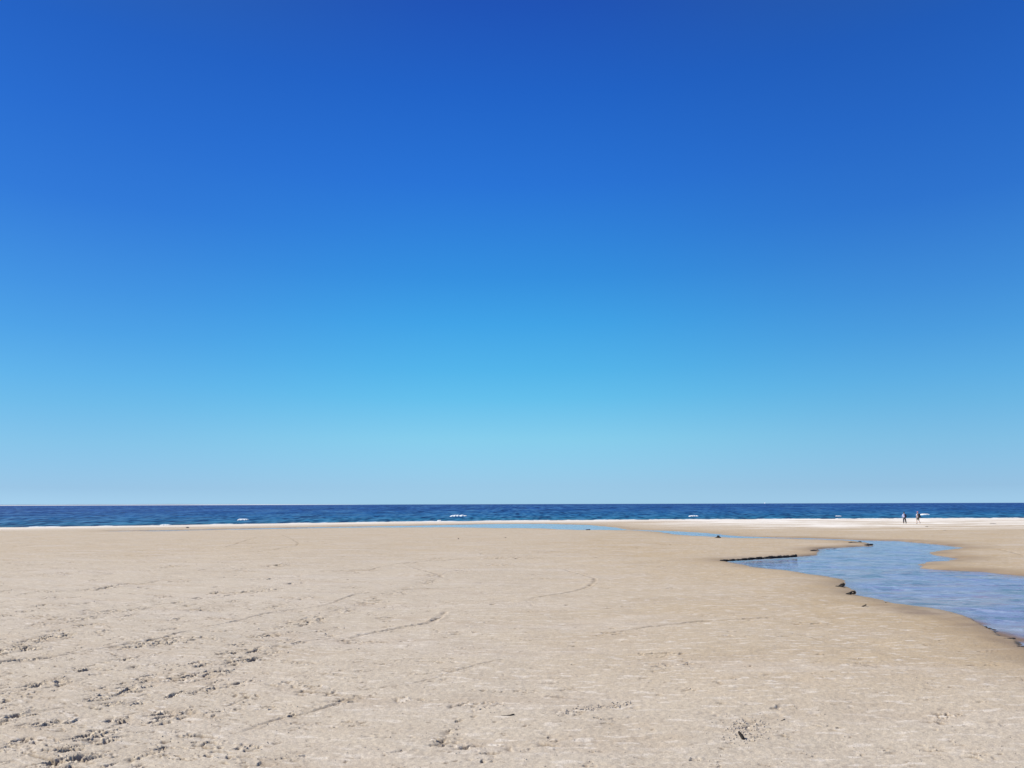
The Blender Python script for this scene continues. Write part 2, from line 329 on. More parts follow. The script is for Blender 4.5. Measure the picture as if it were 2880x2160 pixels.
# grooves
def smooth_line(pts, n=8):
    Q = np.array([cast(a, b)[:2] for a, b in pts]); Q = np.vstack([2 * Q[0] - Q[1], Q, 2 * Q[-1] - Q[-2]]); o = []
    for i in range(1, len(Q) - 2):
        p0, p1_, p2_, p3 = Q[i - 1:i + 3]
        for k in range(n):
            t = k / n; o.append(.5 * (2 * p1_ + (p2_ - p0) * t + (2 * p0 - 5 * p1_ + 4 * p2_ - p3) * t * t + (3 * p1_ - p0 - 3 * p2_ + p3) * t ** 3))
    o.append(Q[-2]); return np.array(o)
for pts, hw, dep in tracks:
    Q = smooth_line(pts); mg = 5 * hw + .15
    i0, i1 = np.searchsorted(Yr, [Q[:, 1].min() - mg, Q[:, 1].max() + mg])
    uq = Q[:, 0] / np.maximum(Q[:, 1], 4.2); j0, j1 = np.searchsorted(U, [uq.min() - .05, uq.max() + .05])
    xx = X[i0:i1, j0:j1]; y_ = Y[i0:i1, j0:j1]
    best = np.full(xx.shape, 1e9); sg = np.zeros(xx.shape); par = np.zeros(xx.shape)
    cl_ = np.concatenate([[0], np.cumsum(np.hypot(*np.diff(Q, axis=0).T))])
    for k in range(len(Q) - 1):
        (ax, ay), (bx, by) = Q[k], Q[k + 1]; ex, ey = bx - ax, by - ay
        r0, r1 = np.searchsorted(y_[:, 0], [min(ay, by) - mg, max(ay, by) + mg])
        X1, Y1 = xx[r0:r1], y_[r0:r1]
        t_ = np.clip(((X1 - ax) * ex + (Y1 - ay) * ey) / (ex * ex + ey * ey + 1e-12), 0, 1)
        dd = np.hypot(X1 - ax - t_ * ex, Y1 - ay - t_ * ey)
        better = dd < best[r0:r1]
        sn = np.sign((X1 - ax) * ey - (Y1 - ay) * ex)
        best[r0:r1] = np.where(better, dd, best[r0:r1]); sg[r0:r1] = np.where(better, sn, sg[r0:r1])
        par[r0:r1] = np.where(better, cl_[k] + t_ * (cl_[k + 1] - cl_[k]), par[r0:r1])
    L = cl_[-1]; fade = sstep(0, .06 * L + .1, par) * sstep(L, .93 * L - .05, par) ** .6 * (best < mg * .98)
    s = best * sg + 0.6 * hw * perlin(xx / 0.25, y_ / 0.25, 61) + .5 * hw * perlin(xx / 0.08, y_ / 0.08, 62)
    brk = np.clip(0.75 + 0.8 * perlin(xx / 0.45, y_ / 0.35, 71), 0.3, 1.4)
    nn = 0.8 * perlin(xx / 0.07, y_ / 0.06, 73) + .4 * perlin(xx / 0.03, y_ / 0.03, 74)
    prof = (-np.exp(-(s / hw) ** 2) * 1.1 + 0.35 * np.exp(-((np.abs(s) - 1.9 * hw) / (0.8 * hw)) ** 2)) * brk * fade * (1 + 1.2 * nn)
    Z[i0:i1, j0:j1] += 0.7 * dep * prof
    DUG_SHADE[i0:i1, j0:j1] = np.maximum(DUG_SHADE[i0:i1, j0:j1], np.clip(-prof, 0, 1) * .42)

WET = np.exp(-(np.clip(SD, 0, 9) / (0.42 + 0.016 * Y)) ** 1.5) * (0.75 + 0.35 * perlin(X / 1.5, Y / 1.5, 14))
WET = WET * (.35 + .65 * np.clip(steep + sstep(-2, 4, X - .35 * Y), 0, 1)) ** .5
WET = np.maximum(WET, .95 * near_line(X, Y, [(2520, 1702), (2590, 1722), (2690, 1738), (2760, 1760), (2840, 1800), (2900, 1832)], .42) * (.8 + .4 * perlin(X / .4, Y / .4, 33)))
WET = np.where(SD < 0, 1.0, np.clip(WET, 0, 1))
dS = shore_y(X) - Y
wl_ = 0.2
rX = sstep(10, 45, X)
pale = sstep(30, 8, dS + 6 * perlin(X / 25, Y / 5, 51)) * (0.75 + 0.3 * perlin(X / 12, Y / 2.5, 50))
pale2 = rX * sstep(98, 74, dS + 14 * perlin(X / 22, Y / 9, 52)) * (.30 * sstep(80, 60, dS) + .9 * sstep(-0.05, 0.22, fbm(X / 17, Y / 4.6, 4, 53) - 0.004 * (dS - 60)))
PALE = np.clip(np.maximum(pale, pale2), 0, 1) * sstep(-40, 0, dS)
# tan (damp) sand towards the stream, grey dry sand left and in front
TAN = np.clip(sstep(-5, 7, X - 0.15 * Y + 1) * sstep(5.5, 11, Y + 0.3 * X + 1.0 * perlin(X / 3, Y / 3, 15)) + 0.65 * sstep(11, 40, Y), 0, 1) * (0.85 + .25 * fbm(X / 3.5, Y / 2.2, 3, 16))
sand_me = grid_mesh('sand', X, Y, Z, {'dug_shade': DUG_SHADE, 'wet': WET, 'pale': PALE, 'tan': np.clip(TAN, 0, 1), 'lay': V})

def new_mat(name):
    m = bpy.data.materials.new(name); m.use_nodes = True
    return m, m.node_tree, m.node_tree.nodes['Principled BSDF']
def N(t, kind, **kw):
    n = t.nodes.new(kind)
    for k, v in kw.items(): setattr(n, k, v)
    return n
def mixrgb(t, fac, a, b, blend='MIX'):
    n = N(t, 'ShaderNodeMix', data_type='RGBA', blend_type=blend)
    for sock, v in ((0, fac), (6, a), (7, b)):
        if isinstance(v, bpy.types.NodeSocket): t.links.new(v, n.inputs[sock])
        else: n.inputs[sock].default_value = v if sock == 0 else (*v, 1)
    return n.outputs[2]
def math_n(t, op, a, b=None, c=None, clamp=False):
    n = N(t, 'ShaderNodeMath', operation=op); n.use_clamp = clamp
    for i, v in enumerate((a, b, c)):
        if v is None: continue
        if isinstance(v, bpy.types.NodeSocket): t.links.new(v, n.inputs[i])
        else: n.inputs[i].default_value = v
    return n.outputs[0]
def noise_n(t, vec, scale, detail=3, rough=.55):
    n = N(t, 'ShaderNodeTexNoise'); n.inputs['Scale'].default_value = scale; n.inputs['Detail'].default_value = detail
    n.inputs['Roughness'].default_value = rough; t.links.new(vec, n.inputs['Vector']); return n.outputs['Fac']
def rng_n(t, v, a, b, c=0, d=1):
    n = N(t, 'ShaderNodeMapRange'); t.links.new(v, n.inputs[0])
    for i, k in enumerate((a, b, c, d)): n.inputs[i + 1].default_value = k
    return n.outputs[0]

m_sand, t, bs = new_mat('sand')
geo = N(t, 'ShaderNodeNewGeometry'); pos = geo.outputs['Position']
def attr(k): a = N(t, 'ShaderNodeAttribute', attribute_name=k); return a.outputs['Fac']
sp = N(t, 'ShaderNodeSeparateXYZ'); t.links.new(pos, sp.inputs[0])
cv = N(t, 'ShaderNodeCombineXYZ'); t.links.new(sp.outputs[0], cv.inputs[0]); t.links.new(math_n(t, 'MULTIPLY', attr('lay'), 2.6), cv.inputs[1])
st_v = cv.outputs[0]
col = mixrgb(t, attr('tan'), (.590, .515, .405), (.505, .378, .215))
streak = rng_n(t, noise_n(t, st_v, 5.0, 2, .5), .57, .64)
streak3 = rng_n(t, noise_n(t, st_v, 2.3, 4, .65), .56, .68)
streak2 = rng_n(t, noise_n(t, st_v, 1.1, 4, .6), .42, .70)
big = noise_n(t, st_v, .28, 4, .6); big2 = noise_n(t, st_v, .55, 3, .6)
col = mixrgb(t, rng_n(t, big, .50, .66, 0, .40), col, (.66, .60, .53))
col = mixrgb(t, rng_n(t, big2, .52, .66, 0, .40), col, (.47, .37, .255))
sf = math_n(t, 'MULTIPLY', streak, math_n(t, 'ADD', .35, math_n(t, 'MULTIPLY', streak2, .6)))
col = mixrgb(t, math_n(t, 'MULTIPLY', math_n(t, 'MULTIPLY', sf, 1.2, clamp=True), math_n(t, 'SUBTRACT', 1, math_n(t, 'MULTIPLY', attr('wet'), 2.5, clamp=True), clamp=True)), col, (.78, .71, .61))
col = mixrgb(t, math_n(t, 'MULTIPLY', streak3, .5), col, (.72, .65, .55))
col = mixrgb(t, math_n(t, 'MULTIPLY', rng_n(t, noise_n(t, st_v, 0.9, 3), .5, .7), .18), col, (.36, .28, .20))
grain = noise_n(t, pos, 120, 2, .7); g2 = noise_n(t, pos, 22, 3, .7)
col = mixrgb(t, math_n(t, 'MULTIPLY', rng_n(t, grain, .38, .62), .62), col, (.30, .25, .20))
col = mixrgb(t, math_n(t, 'MULTIPLY', rng_n(t, g2, .50, .68), .38), col, (.30, .245, .19))
col = mixrgb(t, attr('pale'), col, (.77, .72, .645))
col = mixrgb(t, math_n(t, 'MULTIPLY', attr('dug_shade'), .92), col, (.11, .072, .043))  # near-black brown: pit shade painted in along with damp dug-up sand
col = mixrgb(t, math_n(t, 'MULTIPLY', attr('wet'), .88), col, (.22, .158, .105))
t.links.new(col, bs.inputs['Base Color'])
t.links.new(rng_n(t, attr('wet'), .5, 1, .95, .55), bs.inputs['Roughness'])
bs.inputs['Specular IOR Level'].default_value = .15
bp = N(t, 'ShaderNodeBump'); bp.inputs['Distance'].default_value = .004; bp.inputs['Strength'].default_value = .5
t.links.new(math_n(t, 'ADD', math_n(t, 'MULTIPLY', noise_n(t, pos, 160, 2, .7), .6), noise_n(t, pos, 40, 4, .7)), bp.inputs['Height']); t.links.new(bp.outputs[0], bs.inputs['Normal'])
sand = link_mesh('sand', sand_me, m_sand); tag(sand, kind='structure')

# fast local lookup of the finished sand height
from mathutils.bvhtree import BVHTree
def sand_z(x, y):
    i = int(np.clip(np.searchsorted(Yr, y), 1, len(Yr) - 1)); j = int(np.clip(np.searchsorted(U, x / max(y, 4.2)), 1, len(U) - 1))
    fy = (y - Yr[i - 1]) / (Yr[i] - Yr[i - 1])
    fx = (x / max(y, 4.2) - U[j - 1]) / (U[j] - U[j - 1]); fy = min(max(fy, 0), 1); fx = min(max(fx, 0), 1)
    return float((Z[i - 1, j - 1] * (1 - fx) + Z[i - 1, j] * fx) * (1 - fy) + (Z[i, j - 1] * (1 - fx) + Z[i, j] * fx) * fy)

# ------------------------------------------------------------------ stream water: a sheet at its level in the carved bed
us = np.concatenate([np.linspace(-0.62, 0.8, 700), 0.8 * np.exp(np.linspace(0.004, 1.5, 160))]); ys = [3.2]
while ys[-1] < 135: ys.append(ys[-1] * 1.004)
ys = np.array(ys)
XS = us[None, :] * ys[:, None]; YS = np.repeat(ys[:, None], len(us), axis=1)
SDW = stream_sd(XS, YS)
cur = fbm(XS / 2.2, YS / 1.0, 3, 101)
rip = (0.006 * fbm(XS / 0.34, (YS - .12 * XS) / 0.36, 2, 102) + 0.010 * fbm(XS / 1.6, (YS + .2 * XS) / 0.8, 2, 103)) * (0.8 + 0.8 * np.clip(cur + .3, 0, 1.5))
rip *= sstep(0.0, -0.5, SDW)
ZS = base_h(XS, YS) + WATER + rip
bar = near_line(XS, YS, [(2785, 1768), (2830, 1780), (2868, 1788)], .22) + near_line(XS, YS, [(2560, 1699), (2650, 1716), (2740, 1743)], .16)
shallow = np.clip(0.42 + 1.3 * fbm((XS + .5 * YS) / 3.0, YS / 1.2, 4, 104), 0, 1)
wm = grid_mesh('stream_water', XS, YS, ZS, {'shallow': shallow, 'sd': SDW, 'bar': np.clip(bar, 0, 1)})
bm = bmesh.new(); bm.from_mesh(wm)
keep = (SDW < 0.6).ravel(); bm.verts.ensure_lookup_table()
bmesh.ops.delete(bm, geom=[v for v in bm.verts if not keep[v.index]], context='VERTS'); bm.to_mesh(wm); bm.free()
m_str, t, bs = new_mat('stream_water')
a = N(t, 'ShaderNodeAttribute', attribute_name='shallow')
gp = N(t, 'ShaderNodeNewGeometry').outputs['Position']
mp0 = N(t, 'ShaderNodeMapping'); mp0.inputs['Scale'].default_value = (.9, 1.1, 1); mp0.inputs['Rotation'].default_value = (0, 0, R(-14)); t.links.new(gp, mp0.inputs[0])
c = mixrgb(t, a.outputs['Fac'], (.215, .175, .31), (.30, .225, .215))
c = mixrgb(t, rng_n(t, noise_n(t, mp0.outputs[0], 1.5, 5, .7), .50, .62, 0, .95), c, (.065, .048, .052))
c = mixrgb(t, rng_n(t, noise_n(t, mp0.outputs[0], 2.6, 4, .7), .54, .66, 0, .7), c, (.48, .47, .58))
sd_f = N(t, 'ShaderNodeAttribute', attribute_name='sd').outputs['Fac']
c = mixrgb(t, rng_n(t, sd_f, -.35, .02, 0, .7), c, (.25, .18, .13))
bar_f = N(t, 'ShaderNodeAttribute', attribute_name='bar').outputs['Fac']
c = mixrgb(t, bar_f, c, (.20, .14, .095))
t.links.new(c, bs.inputs['Base Color']); t.links.new(rng_n(t, bar_f, 0, 1, .08, .6), bs.inputs['Roughness']); t.links.new(rng_n(t, bar_f, 0, 1, .5, .12), bs.inputs['Specular IOR Level']); bs.inputs['IOR'].default_value = 1.33
bp = N(t, 'ShaderNodeBump'); bp.inputs['Distance'].default_value = .02; bp.inputs['Strength'].default_value = .55
mp = N(t, 'ShaderNodeMapping'); mp.inputs['Scale'].default_value = (1, 2.2, 1); mp.inputs['Rotation'].default_value = (0, 0, R(-8)); t.links.new(gp, mp.inputs[0])
t.links.new(noise_n(t, mp.outputs[0], 5.5, 4, .6), bp.inputs['Height']); t.links.new(bp.outputs[0], bs.inputs['Normal'])
stream = link_mesh('stream_water', wm, m_str); tag(stream, kind='structure')

# ------------------------------------------------------------------ sea
uo = 0.78 * np.exp(np.linspace(0, math.log(6 / 0.78), 40))[1:]
ui = np.linspace(-0.78, 0.78, 900); UU = np.concatenate([-uo[::-1], ui, uo])
ye = [70.0]
while ye[-1] < 16000: ye.append(ye[-1] * (1.003 if ye[-1] < 900 else 1.02))
ye = np.array(ye); XE = UU[None, :] * ye[:, None]; YE = np.repeat(ye[:, None], len(UU), axis=1)
DE = YE - shore_y(XE)            # metres off shore
ph = DE + 3 * perlin(XE / 25, YE / 18, 201)
grp = 0.55 + 0.6 * np.clip(fbm(XE / 40, YE / 16, 3, 202) + .25, 0, 1.4)
wv = (0.10 * np.sin(ph * 2 * math.pi / 8.5 + 3 * perlin(XE / 14, YE / 40, 203)) * grp
      + 0.07 * fbm(XE / 5.0, ph / 2.6, 3, 204) + 0.12 * fbm(XE / 16.0, ph / 7.0, 2, 205))
wv *= sstep(-3, 14, DE) * sstep(2500, 500, YE)
wv += 0.25 * fbm(XE / 60, YE / 34, 2, 206) * sstep(150, 800, YE) * sstep(9000, 2500, YE)
LD = np.log(np.maximum(DE, 1) + 60)
wf = sstep(4.6, 6.5, LD)
tex = perlin(XE / 1.2, LD * 7, 208) * (1 - wf) + .7 * perlin(XE / 3.0, LD * 6, 209) + .9 * perlin(XE / 9, LD * 5, 210) * wf + .25 * perlin(XE / 50, LD * 3, 211)
sea_me = grid_mesh('sea', XE, YE, wv - 0.02, {'offshore': DE, 'tex': tex})
m_sea, t, bs = new_mat('sea')
a = N(t, 'ShaderNodeAttribute', attribute_name='offshore').outputs['Fac']
gp = N(t, 'ShaderNodeNewGeometry').outputs['Position']
rp = N(t, 'ShaderNodeValToRGB'); t.links.new(rng_n(t, math_n(t, 'LOGARITHM', math_n(t, 'MAXIMUM', a, 1), 10), 0, 3.6), rp.inputs[0])
e = rp.color_ramp.elements
cols = [(0.0, (.07, .10, .12)), (.20, (.03, .13, .19)), (.36, (.008, .155, .28)), (.55, (.005, .115, .30)), (.72, (.004, .072, .28)), (1, (.004, .052, .25))]
e[0].position, e[0].color = cols[0][0], (*cols[0][1], 1); e[1].position, e[1].color = cols[-1][0], (*cols[-1][1], 1)
for p_, c_ in cols[1:-1]: x_ = e.new(p_); x_.color = (*c_, 1)
mp = N(t, 'ShaderNodeMapping'); mp.inputs['Scale'].default_value = (.35, 1, 1); t.links.new(gp, mp.inputs[0])
nz = noise_n(t, mp.outputs[0], .22, 5, .7)
c = mixrgb(t, rng_n(t, nz, .45, .7), rp.outputs[0], (.003, .018, .065))
nz2 = noise_n(t, mp.outputs[0], .05, 4, .6)
c = mixrgb(t, math_n(t, 'MULTIPLY', rng_n(t, nz2, .45, .7), .3), c, (.012, .09, .17))
tx = N(t, 'ShaderNodeAttribute', attribute_name='tex').outputs['Fac']
c = mixrgb(t, rng_n(t, tx, .0, .7, 0, .85), c, (.002, .018, .085))
c = mixrgb(t, rng_n(t, tx, -.1, -.7, 0, .6), c, (.05, .21, .38))
df = N(t, 'ShaderNodeBsdfDiffuse'); gl = N(t, 'ShaderNodeBsdfGlossy'); gl.inputs['Roughness'].default_value = .38; mxs = N(t, 'ShaderNodeMixShader')
t.links.new(c, df.inputs[0])
bp = N(t, 'ShaderNodeBump'); bp.inputs['Distance'].default_value = .6; bp.inputs['Strength'].default_value = .7
t.links.new(noise_n(t, mp.outputs[0], .5, 5, .65), bp.inputs['Height']); t.links.new(bp.outputs[0], gl.inputs['Normal'])
t.links.new(rng_n(t, tx, .6, -.6, .08, .22), mxs.inputs[0]); t.links.new(df.outputs[0], mxs.inputs[1]); t.links.new(gl.outputs[0], mxs.inputs[2])
t.links.new(mxs.outputs[0], t.nodes['Material Output'].inputs[0])
sea = link_mesh('sea', sea_me, m_sea); tag(sea, kind='structure')

# far low coast on the left horizon
m_coast, t, bs = new_mat('far_coast')
gp = N(t, 'ShaderNodeNewGeometry').outputs['Position']; sp = N(t, 'ShaderNodeSeparateXYZ'); t.links.new(gp, sp.inputs[0])
c = mixrgb(t, rng_n(t, sp.outputs[2], 7, 9), (.50, .54, .56), (.10, .17, .26)); t.links.new(c, bs.inputs['Base Color']); bs.inputs['Roughness'].default_value = 1
nx = 260; xs = np.linspace(-12500, -1300, nx); prof = np.linspace(0, 1, 7)
CX = np.repeat(xs[None, :], 7, axis=0); CY = 9000 + prof[:, None] * 900 + 0 * CX
hh = (13 + 3.5 * fbm(xs / 900, xs * 0, 3, 300)) * sstep(-1300, -4200, xs)
CZ = np.sin(prof * math.pi)[:, None] ** 0.6 * hh[None, :] - 0.5
coast = link_mesh('far_coast', grid_mesh('far_coast', CX, CY, CZ), m_coast); tag(coast, kind='structure')

# ------------------------------------------------------------------ foam
m_foam, t, bs = new_mat('foam'); gp = N(t, 'ShaderNodeNewGeometry').outputs['Position']
t.links.new(mixrgb(t, rng_n(t, noise_n(t, gp, 3, 3), .4, .7), (.74, .77, .78), (.55, .64, .68)), bs.inputs['Base Color']); bs.inputs['Roughness'].default_value = .8
def breaker(px, py, wpx, hpx, label):
    p = cast_sea(px, py); k = p.y / F; L = wpx * k; Hh = .72 * hpx * k
    n = 48; rows = 14
    uu = np.linspace(-1, 1, n); vv = np.linspace(0, math.pi, rows)
    env = np.clip(1 - np.abs(uu) ** 5.0, 0, 1) ** .6 * (0.9 + 0.22 * perlin(uu * 4, uu * 0 + px, 400))
    Xb = np.repeat((uu * L / 2)[None, :], rows, axis=0)
    Yb = -np.cos(vv)[:, None] * (0.9 + .35 * L / 5) * (0.4 + env[None, :] * .6) + .25 * perlin(Xb * 1.2, Xb * 0, 401)
    Zb = np.sin(vv)[:, None] ** .8 * (Hh * env)[None, :] - 0.06 + .03 * perlin(Xb * 4, Yb * 4, 402)
    o = link_mesh('breaking_wave', grid_mesh('breaking_wave', Xb, Yb, Zb), m_foam)
    o.location = (p.x, p.y, 0.0); o.rotation_euler.z = R(4)
    tag(o, label, 'breaking wave', 'white breakers off the beach'); return o
breaker(1290, 1453, 50, 8, 'long white breaking wave left of the middle of the sea, biggest of the breakers')
breaker(685, 1463, 31, 7, 'white breaking wave on its own in the left third of the sea')
breaker(1951, 1452, 27, 4.5, 'thin white breaking wave in the sea to the right of the middle')
breaker(2601, 1448, 24, 5.5, 'white breaking wave just right of the person with the pink cap')
breaker(466, 1477, 28, 5, 'low white breaker running up to the sand edge on the left side')
breaker(105, 1482, 40, 3.5, 'low white breaker at the sand edge at the far left')
breaker(2358, 1452, 14, 3, 'tiny white breaker off the beach, left of the two persons')
breaker(1236, 1464.5, 12, 4, 'tiny white breaker at the sand edge below the biggest breaker')

# thin broken wash of foam lying along the water's edge
xs = np.linspace(-120, 190, 2600); rows = 7; vv = np.linspace(-1, 1, rows)
brk = sstep(-0.15, 0.25, fbm(xs / 6, xs * 0, 3, 410) + 0.35 * sstep(-60, -10, xs) - 0.12)
wd = (0.12 + .7 * brk * (0.6 + .6 * np.abs(perlin(xs / 2.2, xs * 0, 411))))
cy = shore_y(xs) + 1.2 + 1.0 * perlin(xs / 5, xs * 0, 412)
Xf = np.repeat(xs[None, :], rows, axis=0); Yf = cy[None, :] + vv[:, None] * wd[None, :]
Zf = (1 - vv ** 2)[:, None] ** .6 * ((0.01 + .09 * brk))[None, :] * (0.8 + .4 * perlin(Xf / .8, Yf / .8, 413)) - 0.02
Zf += np.maximum(base_h(Xf, Yf), 0)
foam = link_mesh('swash_foam', grid_mesh('swash_foam', Xf, Yf, Zf), m_foam); tag(foam, 'thin broken line of white foam washing along the edge of the sea', 'foam', kind='stuff')

# ------------------------------------------------------------------ dark clods, ledges, stones
m_peat, t, bs = new_mat('dark_peat'); gp = N(t, 'ShaderNodeNewGeometry').outputs['Position']
t.links.new(mixrgb(t, rng_n(t, noise_n(t, gp, 30, 4, .7), .5, .72), (.014, .012, .010), (.13, .10, .075)), bs.inputs['Base Color']); bs.inputs['Roughness'].default_value = .85
bp = N(t, 'ShaderNodeBump'); bp.inputs['Distance'].default_value = .02; t.links.new(noise_n(t, gp, 45, 4, .7), bp.inputs['Height']); t.links.new(bp.outputs[0], bs.inputs['Normal'])
def lump(bm, c, r, seed, sub=3, rough=.35, rot=0.0):
    mtx = Matrix.Translation(c) @ Matrix.Rotation(rot, 4, 'Z') @ Matrix.Diagonal((*r, 1))
    res = bmesh.ops.create_icosphere(bm, subdivisions=sub, radius=1.0)
    for v in res['verts']:
        n = mnoise.noise(v.co * 1.7 + Vector((seed * 3.1, seed * 1.7, seed))) + .5 * mnoise.noise(v.co * 4.1 + Vector((seed, seed * 2.3, 5)))
        v.co *= 1 + rough * n
        v.co.z = max(v.co.z, -0.75)
        v.co = mtx @ v.co
def bm_obj(name, bm, mat, parent=None, loc=None, smooth=False):
    me = bpy.data.meshes.new(name); bm.to_mesh(me); bm.free()
    o = link_mesh(name, me, mat, parent, smooth)
    if loc is not None: o.location = loc
    return o
def ground(px, py, dz=0.0):
    p = cast(px, py); p.z = sand_z(p.x, p.y) + dz; return p

def ledge(p0, p1, h0, h1, depth, label, group='dark ledges along the stream', gap=0.0, name='peat_ledge'):
    A = ground(*p0); B = ground(*p1); L = (B - A).xy.length; ang = math.atan2(B.y - A.y, B.x - A.x)
    bm = bmesh.new(); s = 0.0; i = 0
    while s < L:
        f = s / L; step = random.uniform(.05, .12) * (A.y / 21)
        hgt = (h0 + (h1 - h0) * f) * random.uniform(.55, 1.25)
        q = A.lerp(B, f) - A
        if random.random() > gap * (1 - f) * .6:
            lump(bm, (q.x, q.y + random.uniform(-.02, .02), hgt * .25), (step * .8, depth * random.uniform(.7, 1.2), hgt * .62), i + p0[0], 2, .35, ang)
        s += step; i += 1
    o = bm_obj(name, bm, m_peat); o.location = (A.x, A.y, A.z - .01)
    tag(o, label, 'peat ledge', group); return o
ledge((2030, 1578), (2240, 1566.5), .055, .085, .06, 'long black crumbly ledge on the bank where the stream tapers to a point')
ledge((2245, 1565), (2300, 1560.5), .02, .03, .04, 'thin dark lip of bank running on into the stream from the long black ledge')
ledge((2282, 1548), (2297, 1546), .04, .03, .05, 'short black ledge just left of the bend of the stream, above the longest ledge')
ledge((2303, 1544), (2352, 1540), .035, .03, .05, 'thin dark lip along the far edge of the stream, right of the short black ledge', gap=0)
ledge((2390, 1526), (2422, 1524.5), .05, .06, .08, 'dark flat ledge on the sand tongue where the narrow channel joins the pool')
ledge((2436, 1532.5), (2452, 1530.5), .08, .08, .08, 'small dark ledge at the tip of the sand tongue in the stream')

def clod(px, py, parts, label, group='black clods at the stream edge'):
    g = ground(px, py, -.01); bm = bmesh.new(); k = g.y / F
    for i, (dx, dy, rx, rz, hz) in enumerate(parts):     # pixels of the photo to metres at its own distance
        lump(bm, (dx * k, dy * .01, hz * k), (rx * k, rx * k * .8 + .01, rz * k), i + px, 3, .45)
    o = bm_obj('peat_clod', bm, m_peat, smooth=False); o.location = g; tag(o, label, 'clod', group); return o
clod(2365, 1646, [(-11, 0, 5, 2.5, 1.6), (-5, -2, 5, 3.2, 2.2), (1, 0, 6, 3.8, 2.6), (4, 3, 5, 3.5, 5.5), (9, 4, 4, 4.5, 6.5), (-2, -5, 8, 2, 1)],
     'black clod with a raised knob, the farther of two at the stream edge')
clod(2396, 1670, [(-12, 0, 5, 3.4, 2.6), (-6, 0, 5, 3.6, 4), (-1, 2, 3.2, 2, 7.5), (3, 2, 3.5, 1.6, 9.6), (9, 2, 3, 5.2, 7.2), (4, 2, 4.5, 1.6, 4.2), (-8, -3, 5, 2, 1.5)],
     'black hollow clod, the nearer of two at the stream edge')
clod(2430, 1708, [(-4, 0, 2, 1.6, 1.2), (-1, 1, 2.5, 1.5, 2.6), (3, 1, 2.5, 1.3, 4.4), (6, 1, 2, 1.6, 6)], 'small black fragment on the sand in front of the two black clods', 'black fragments on the sand')
clod(2490, 1690, [(0, 0, 2, 1.6, 1.4), (3, 0, 1.5, 1, .8)], 'tiny black fragment at the water edge right of the two clods', 'black fragments on the sand')
clod(2772, 1762, [(-3, 0, 4, 1.5, 1.2), (2, 1, 3, 2, 2), (6, -4, 4, 1.5, 0), (12, -8, 5, 1.3, -2)], 'dark fragment on the crumbling near bank of the stream at right', 'dark fragments on the near bank')
clod(2835, 1795, [(-9, 0, 5, 1.4, 1), (0, 0, 7, 1.6, 1.2), (10, 1, 6, 1.5, 1.2), (18, 2, 5, 1.8, 1.4)], 'flat dark fragment lying in shallow water by the right picture edge', 'dark fragments on the near bank')
clod(2868, 1817, [(-12, 2, 3, 1.4, 1), (-3, 0, 5, 2.2, 1.6), (5, -3, 5, 3, 1.8), (9, -5, 3, 2, 1)], 'dark lump on the near bank of the stream, closest to the right edge', 'dark fragments on the near bank')
clod(2020, 1513, [(0, 0, 4.5, 4.2, 2.6), (-6, -2, 4, 1.2, .6), (4, 0, 4, 2, 1.2)], 'round black lump at the edge of the narrow channel', 'black lumps at the channel')
clod(1655, 1491, [(-3, 0, 4, 1.4, .8), (2, 0, 3, 1.7, 1)], 'flat dark lump in the narrow channel near the middle of the beach', 'black lumps at the channel')
m_stone, t, bs = new_mat('stone'); gp = N(t, 'ShaderNodeNewGeometry').outputs['Position']
t.links.new(mixrgb(t, noise_n(t, gp, 8, 3), (.16, .13, .11), (.28, .24, .20)), bs.inputs['Base Color']); bs.inputs['Roughness'].default_value = .9
def stone(px, py, w_, h_, label):
    g = ground(px, py); k = g.y / F; bm = bmesh.new(); lump(bm, (0, 0, h_ * k * .3), (w_ * k, w_ * k * .8, h_ * k), px, 3, .3)
    o = bm_obj('stone', bm, m_stone, smooth=True); o.location = g; tag(o, label, 'stone', 'stones lying on the sand'); return o
stone(527, 1485, 4.5, 2.4, 'brown stone on the pale sand strip by the sea at left')
stone(1289, 1516, 2.2, 1.8, 'small dark stone on the smooth sand beyond the footprints, near the middle')
stone(1421, 1511, 3, 1.0, 'flat grey stone on the smooth sand, right of the small dark stone')
stone(2656, 1492, 5, 1.0, 'flat dark stone on the pale sand below and right of the two persons')
stone(2606, 1482, 4, 1.2, 'small grey stone on the pale sand just right of the walking person')
stone(2793, 1474, 8, 1.2, 'long flat stone on the pale sand at the far right')

m_drift, t, bs = new_mat('driftwood'); bs.inputs['Base Color'].default_value = (.012, .010, .009, 1); bs.inputs['Roughness'].default_value = .9
gp = N(t, 'ShaderNodeNewGeometry').outputs['Position']
t.links.new(mixrgb(t, noise_n(t, gp, 60, 3), (.006, .005, .005), (.045, .035, .028)), bs.inputs['Base Color'])
def stick(px, py, pts, label, cat='driftwood', group='bits of driftwood and the added black stub on the sand'):
    g = ground(px, py); k = g.y / F
    me = bpy.data.meshes.new('driftwood'); me.from_pydata([(a * k, b, c * k) for a, b, c, r in pts], [(i, i + 1) for i in range(len(pts) - 1)], [])
    o = bpy.data.objects.new('driftwood', me); COL.objects.link(o); me.materials.append(m_drift)  # the added black stub bears this name too
    sk = o.modifiers.new('skin', 'SKIN'); sk.use_smooth_shade = True
    for i, (a, b, c, r) in enumerate(pts): me.skin_vertices[0].data[i].radius = (r * k, r * k)
    me.skin_vertices[0].data[0].use_root = True
    o.modifiers.new('sub', 'SUBSURF').levels = 2; o.modifiers['sub'].render_levels = 2
    o.location = g; tag(o, label, cat, group); return o
stick(2087, 2073, [(4, 0, -1, 4.2), (3, .01, 4, 5.2), (0, .02, 9, 4.8), (-3.5, .03, 14, 4.0), (-5.5, .035, 18, 2.2)], 'stubby black piece added for the shadowed hole of a footprint at lower right')  # made-up black stub in place of the shadow in a footprint hole
